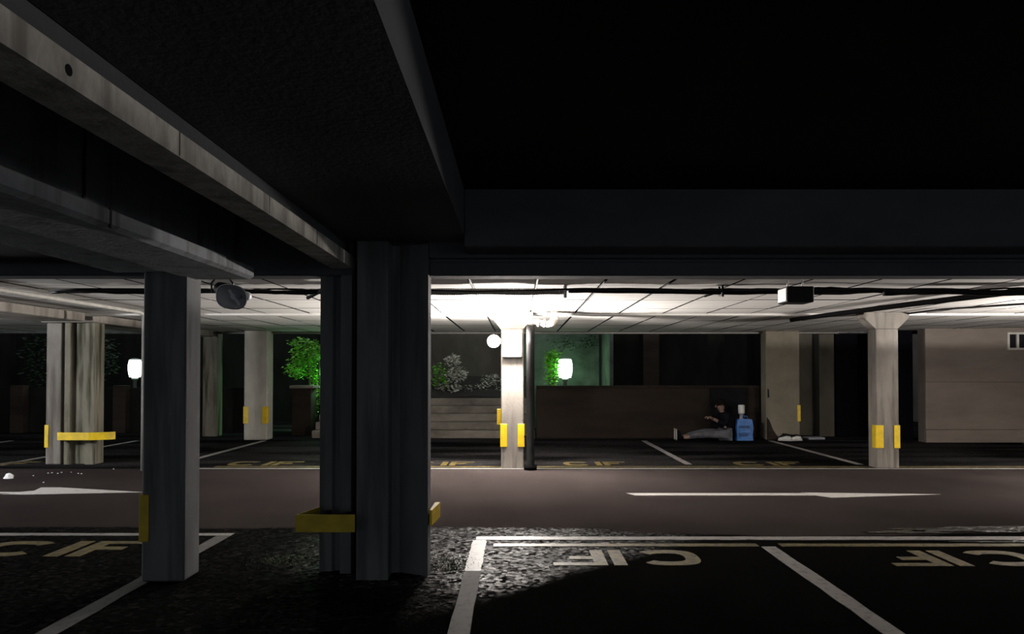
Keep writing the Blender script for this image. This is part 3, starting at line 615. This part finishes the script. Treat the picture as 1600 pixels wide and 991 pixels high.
bm = B(); bxx = PX(1158, 16.05); lathe(bm, [(.045, .1), (.045, .46), (.03, .52), (.04, .56), (.06, .58)], 16, bxx, 16.05); obj('bottle_neck', bm, plain('pale_grey_plastic', (.3, .3, .32), .4), t, True)
bm = B(); lathe(bm, [(.06, .581), (.068, .60), (.07, .76), (.05, .77)], 16, bxx, 16.05); obj('bottle_top', bm, M['white'], t, True)
# things at the tan pillar's foot
def shoe(label, x, y, rz):
    t = thing('trainer', label, 'shoe', (x, y, 0))
    bm = B()
    sec = [(-.14, .03, .03), (-.11, .045, .075), (-.03, .04, .085), (.03, .042, .065), (.09, .05, .05), (.14, .03, .03)]
    rings = []
    for (a, wd, h) in sec: rings.append([bm.verts.new((wd*c, a, .022 + h*s)) for c, s in ((-1, 0), (-.9, .6), (-.4, 1), (.4, 1), (.9, .6), (1, 0))])
    for a, c in zip(rings, rings[1:]):
        for k in range(6): bm.faces.new((a[k], a[(k+1) % 6], c[(k+1) % 6], c[k]))
    bm.faces.new(rings[0]); bm.faces.new(rings[-1][::-1])
    u = obj('upper', bm, M['white'], None, True)
    bm = B(); box(bm, -.048, .048, -.145, .145, .001, .021, .006); s = obj('sole', bm, M['frame'])
    for o in (u, s): o.parent = t
    t.rotation_euler = (0, 0, rz)
shoe('white trainer at the foot of the tan pillar, left of two', PX(1226, 15.9), 15.9, 1.2)
shoe('white trainer at the foot of the tan pillar, right of two', PX(1243, 15.9), 15.92, 1.8)
def lump(name, label, cat, cx, cy, rx, ry, rz, m, seed):
    random.seed(seed); bm = B(); bmesh.ops.create_icosphere(bm, subdivisions=3, radius=1)
    for v in bm.verts:
        k = 1 + .18*math.sin(5*v.co.x + seed) + .14*math.sin(7*v.co.y + 2*seed) + random.uniform(-.04, .04)
        v.co = Vector((v.co.x*rx*k, v.co.y*ry*k, max(v.co.z, 0)*rz*k)) + Vector((cx, cy, 0))
    tag(obj(name, bm, m, None, True), label, cat)
lump('cloth_bundle', 'black cloth bundle against the foot of the tan pillar behind the white trainers', 'bundle', PX(1233, 16.03), 16.04, .24, .07, .13, M['cloth'], 4)
t = bm = B(); box(bm, PX(1257, 16.3), PX(1284, 16.3), 16.15, 16.45, .0, .05, .01); bmesh.ops.rotate(bm, verts=bm.verts, cent=(6.55, 16.3, 0), matrix=Matrix.Rotation(.1, 3, 'Z'))
tag(obj('folded_card', bm, plain('grey_card', (.25, .25, .29), .7)), 'flat grey folded sheet on the ground right of the tan pillar', 'card')
# litter on the left
bm = B(); random.seed(5)
for q in ((0, 0),): pass
bmesh.ops.create_icosphere(bm, subdivisions=2, radius=.055)
for v in bm.verts: v.co.x *= 1.1 + .25*math.sin(9*v.co.y*30); v.co.z = max(0, v.co.z*1.35)
bmesh.ops.translate(bm, verts=bm.verts, vec=(PX(16, 10.2), 10.2, .002)); tag(obj('crumpled_paper', bm, M['debris']), 'crumpled white paper scrap on the aisle at far left', 'litter')
for k, (px, py) in enumerate(((54, 743.5), (70, 754), (77, 739.5), (83, 739), (92, 740), (98, 738.5), (113, 738), (124, 740), (129, 740.5), (179, 733))):
    Y = H*F/(py - HY); r = random.uniform(.009, .014); bm = B(); bmesh.ops.create_icosphere(bm, subdivisions=1, radius=r)
    for v in bm.verts: v.co.z = max(0, v.co.z*.8)
    bmesh.ops.translate(bm, verts=bm.verts, vec=(PX(px, Y), Y, .001)); tag(obj('litter_crumb', bm, M['debris']), 'tiny white crumb scattered on the aisle by the streaked pillar', 'litter', 'white crumbs on the aisle')

# ================================================================ PLANTS
def leaves(bm, n, cx, cy, cz, rx, ry, rz, size, shell=.45, droop=.3, zmin=None):
    for _ in range(n):
        d = Vector((random.gauss(0, 1), random.gauss(0, 1), random.gauss(0, 1))).normalized()*random.uniform(shell, 1)
        p = Vector((cx + d.x*rx, cy + d.y*ry, cz + d.z*rz))
        if zmin is not None and p.z < zmin: continue
        s = size*random.uniform(.6, 1.3); a = random.uniform(0, 6.28); tl = random.uniform(-.5, .9)
        u = Vector((math.cos(a), math.sin(a), -droop + random.uniform(-.4, .4))).normalized()
        v = u.cross(Vector((math.sin(tl)*.6, random.uniform(-.6, .6), 1))).normalized()
        q = u.cross(v)*s*.12
        vs = [bm.verts.new(p), bm.verts.new(p + u*s*.45 + v*s*.3 + q), bm.verts.new(p + u*s), bm.verts.new(p + u*s*.45 - v*s*.3 + q)]
        bm.faces.new((vs[0], vs[1], vs[2])); bm.faces.new((vs[0], vs[2], vs[3]))
def shrub(label, x, y, z0, blobs, stems, m, size, cat='shrub', name='shrub'):
    t = thing(name, label, cat, (x, y, z0))
    bm = B()
    for (n, cx, cy, cz, rx, ry, rz) in blobs: leaves(bm, n, cx, cy, cz, rx, ry, rz, size, zmin=z0 + .02)
    obj('foliage', bm, m, t, kind='stuff')
    for pts, r in stems:
        bm = B(); tube(bm, pts, r, 6); obj('stem', bm, M['stem'], t, True)
    return t
random.seed(11)
Y = 18.2; gx = lambda p: PX(p, Y); gz = lambda p: PZ(p, Y)
shrub('bright green lit tree beside the hidden lamp left of the big pillar', gx(482), Y, 0,
      [(420, gx(478), Y, gz(555), .42, .35, .30), (260, gx(462), Y + .1, gz(575), .35, .3, .28), (260, gx(495), Y - .2, gz(548), .25, .25, .3), (200, gx(492), Y, gz(585), .2, .25, .28), (160, gx(470), Y, gz(535), .35, .3, .15), (220, gx(498), Y, gz(620), .12, .25, .5)],
      [([(gx(486), Y, 0), (gx(484), Y, 1.2), (gx(481), Y, gz(560)), (gx(478), Y, gz(530))], [.035, .03, .022, .012]), ([(gx(499), Y, 0), (gx(499), Y, 1.3), (gx(498), Y, gz(545))], [.03, .025, .015])], M['leaf'], .10, 'tree', 'small_tree')
shrub('bright green leaves lit beside the post lamp beyond the parapet', gx(865), Y, 0,
      [(320, gx(866), Y + .3, gz(568), .22, .3, .40), (160, gx(862), Y + .3, gz(560), .14, .2, .28), (90, gx(862), Y + .3, gz(592), .2, .25, .2)],
      [([(gx(866), Y + .3, 0), (gx(866), Y + .3, 1.3), (gx(868), Y + .3, gz(560))], [.03, .02, .01])], M['leaf'], .11)
Y = 18.5
shrub('pale-leaved shrub on the bank above the steps', gx(706), Y, .95,
      [(170, gx(708), Y, gz(562), .22, .2, .17), (220, gx(714), Y, gz(585), .30, .25, .24), (150, gx(700), Y, gz(608), .4, .25, .2)],
      [([(gx(710), Y, .9), (gx(712), Y, 1.3), (gx(708), Y, 1.75)], [.025, .02, .01]), ([(gx(700), Y, .9), (gx(698), Y, 1.4)], [.02, .01])], M['leafp'], .10)
shrub('low dark shrub on the bank at the left end of the steps', gx(684), Y, .9,
      [(260, gx(682), Y + .2, gz(590), .35, .3, .42)], [([(gx(684), Y, .9), (gx(684), Y, 1.5)], [.02, .01])], M['leaf'], .09)
shrub('sparse ground-cover plants on the bank between shrub and lamp pillar', gx(745), Y, .9,
      [(300, gx(748), Y + .2, gz(612), .75, .4, .22), (120, gx(768), Y + .3, gz(592), .3, .3, .2)], [([(gx(750), Y, .9), (gx(752), Y, 1.2)], [.02, .01])], M['leafp'], .07)
shrub('climber hanging on the green-lit garden wall above the lamp', gx(900), 19.4, 0,
      [(160, PX(895, 19.3), 19.3, PZ(535, 19.3), .7, .1, .22), (60, PX(925, 19.3), 19.3, PZ(530, 19.3), .2, .1, .25)], [([(PX(858, 19.5), 19.5, 0), (PX(862, 19.5), 19.5, 1.6), (PX(890, 19.5), 19.5, 2.3)], [.02, .015, .01])], M['leafd'], .08, 'climber', 'climbing_plant')
shrub('dark tree hardly visible behind the far left pillars', -12.5, 20, 0,
      [(500, PX(140, 20), 20, 1.9, .8, .6, .9), (400, PX(60, 20), 20.2, 1.9, .7, .6, .9)], [([(PX(140, 20), 20, 0), (PX(136, 20), 20, 1.5)], [.09, .05])], M['leafd'], .14, 'tree', 'dark_tree')
def grass(label, cx, cy, rx, ry, n):
    bm = B()
    for _ in range(n):
        x = cx + random.gauss(0, rx); y = cy + random.gauss(0, ry); a = random.uniform(0, 6.28); h = random.uniform(.004, .014); d = random.uniform(.008, .022)
        u = Vector((math.cos(a), math.sin(a), 0)); v = Vector((-u.y, u.x, 0))*.004
        p = Vector((x, y, 0)); vs = [bm.verts.new(p - v), bm.verts.new(p + v), bm.verts.new(p + u*d + Vector((0, 0, h)))]
        bm.faces.new(vs)
    o = tag(obj('moss_tuft', bm, M['moss']), label, 'moss'); o['kind'] = 'stuff'
grass('green moss and weeds on the asphalt left of the big pillar foot', PX(462, 5.9), 5.75, .12, .10, 500)
grass('green moss and weeds on the asphalt right of the big pillar foot', PX(708, 5.6), 5.62, .09, .12, 500)

# ================================================================ PUDDLES
m, n, l, b = mat('still_water'); M['water'] = m
b.inputs['Base Color'].default_value = (.006, .006, .006, 1); b.inputs['Roughness'].default_value = .16
geo = n.new('ShaderNodeNewGeometry'); wv = n.new('ShaderNodeTexNoise'); wv.inputs['Scale'].default_value = 9; wv.inputs['Detail'].default_value = 5; l.new(geo.outputs['Position'], wv.inputs['Vector'])
bp = n.new('ShaderNodeBump'); bp.inputs['Strength'].default_value = 1; bp.inputs['Distance'].default_value = .06; l.new(wv.outputs[0], bp.inputs['Height']); l.new(bp.outputs[0], b.inputs['Normal'])
random.seed(21)
for cx, cy, rx, ry, lb in ((4.35, 6.86, .75, .13, 'shining puddle in the aisle at the right edge, just beyond the white line'), (3.55, 6.75, .35, .06, 'small shining puddle in the aisle left of the larger right-hand puddle'),
                           (4.6, 6.36, .7, .05, 'narrow wet film between the two bay lines at the right edge')):
    bm = B(); k = 48; pts = []
    for i in range(k):
        a = 2*math.pi*i/k; q = 1 + .22*math.sin(3*a + cx) + .16*math.sin(7*a) + random.uniform(-.08, .08); pts.append((cx + rx*q*math.cos(a), cy + ry*q*math.sin(a)))
    quadp(bm, pts, .0055); tag(obj('puddle', bm, M['water']), lb, 'puddle')
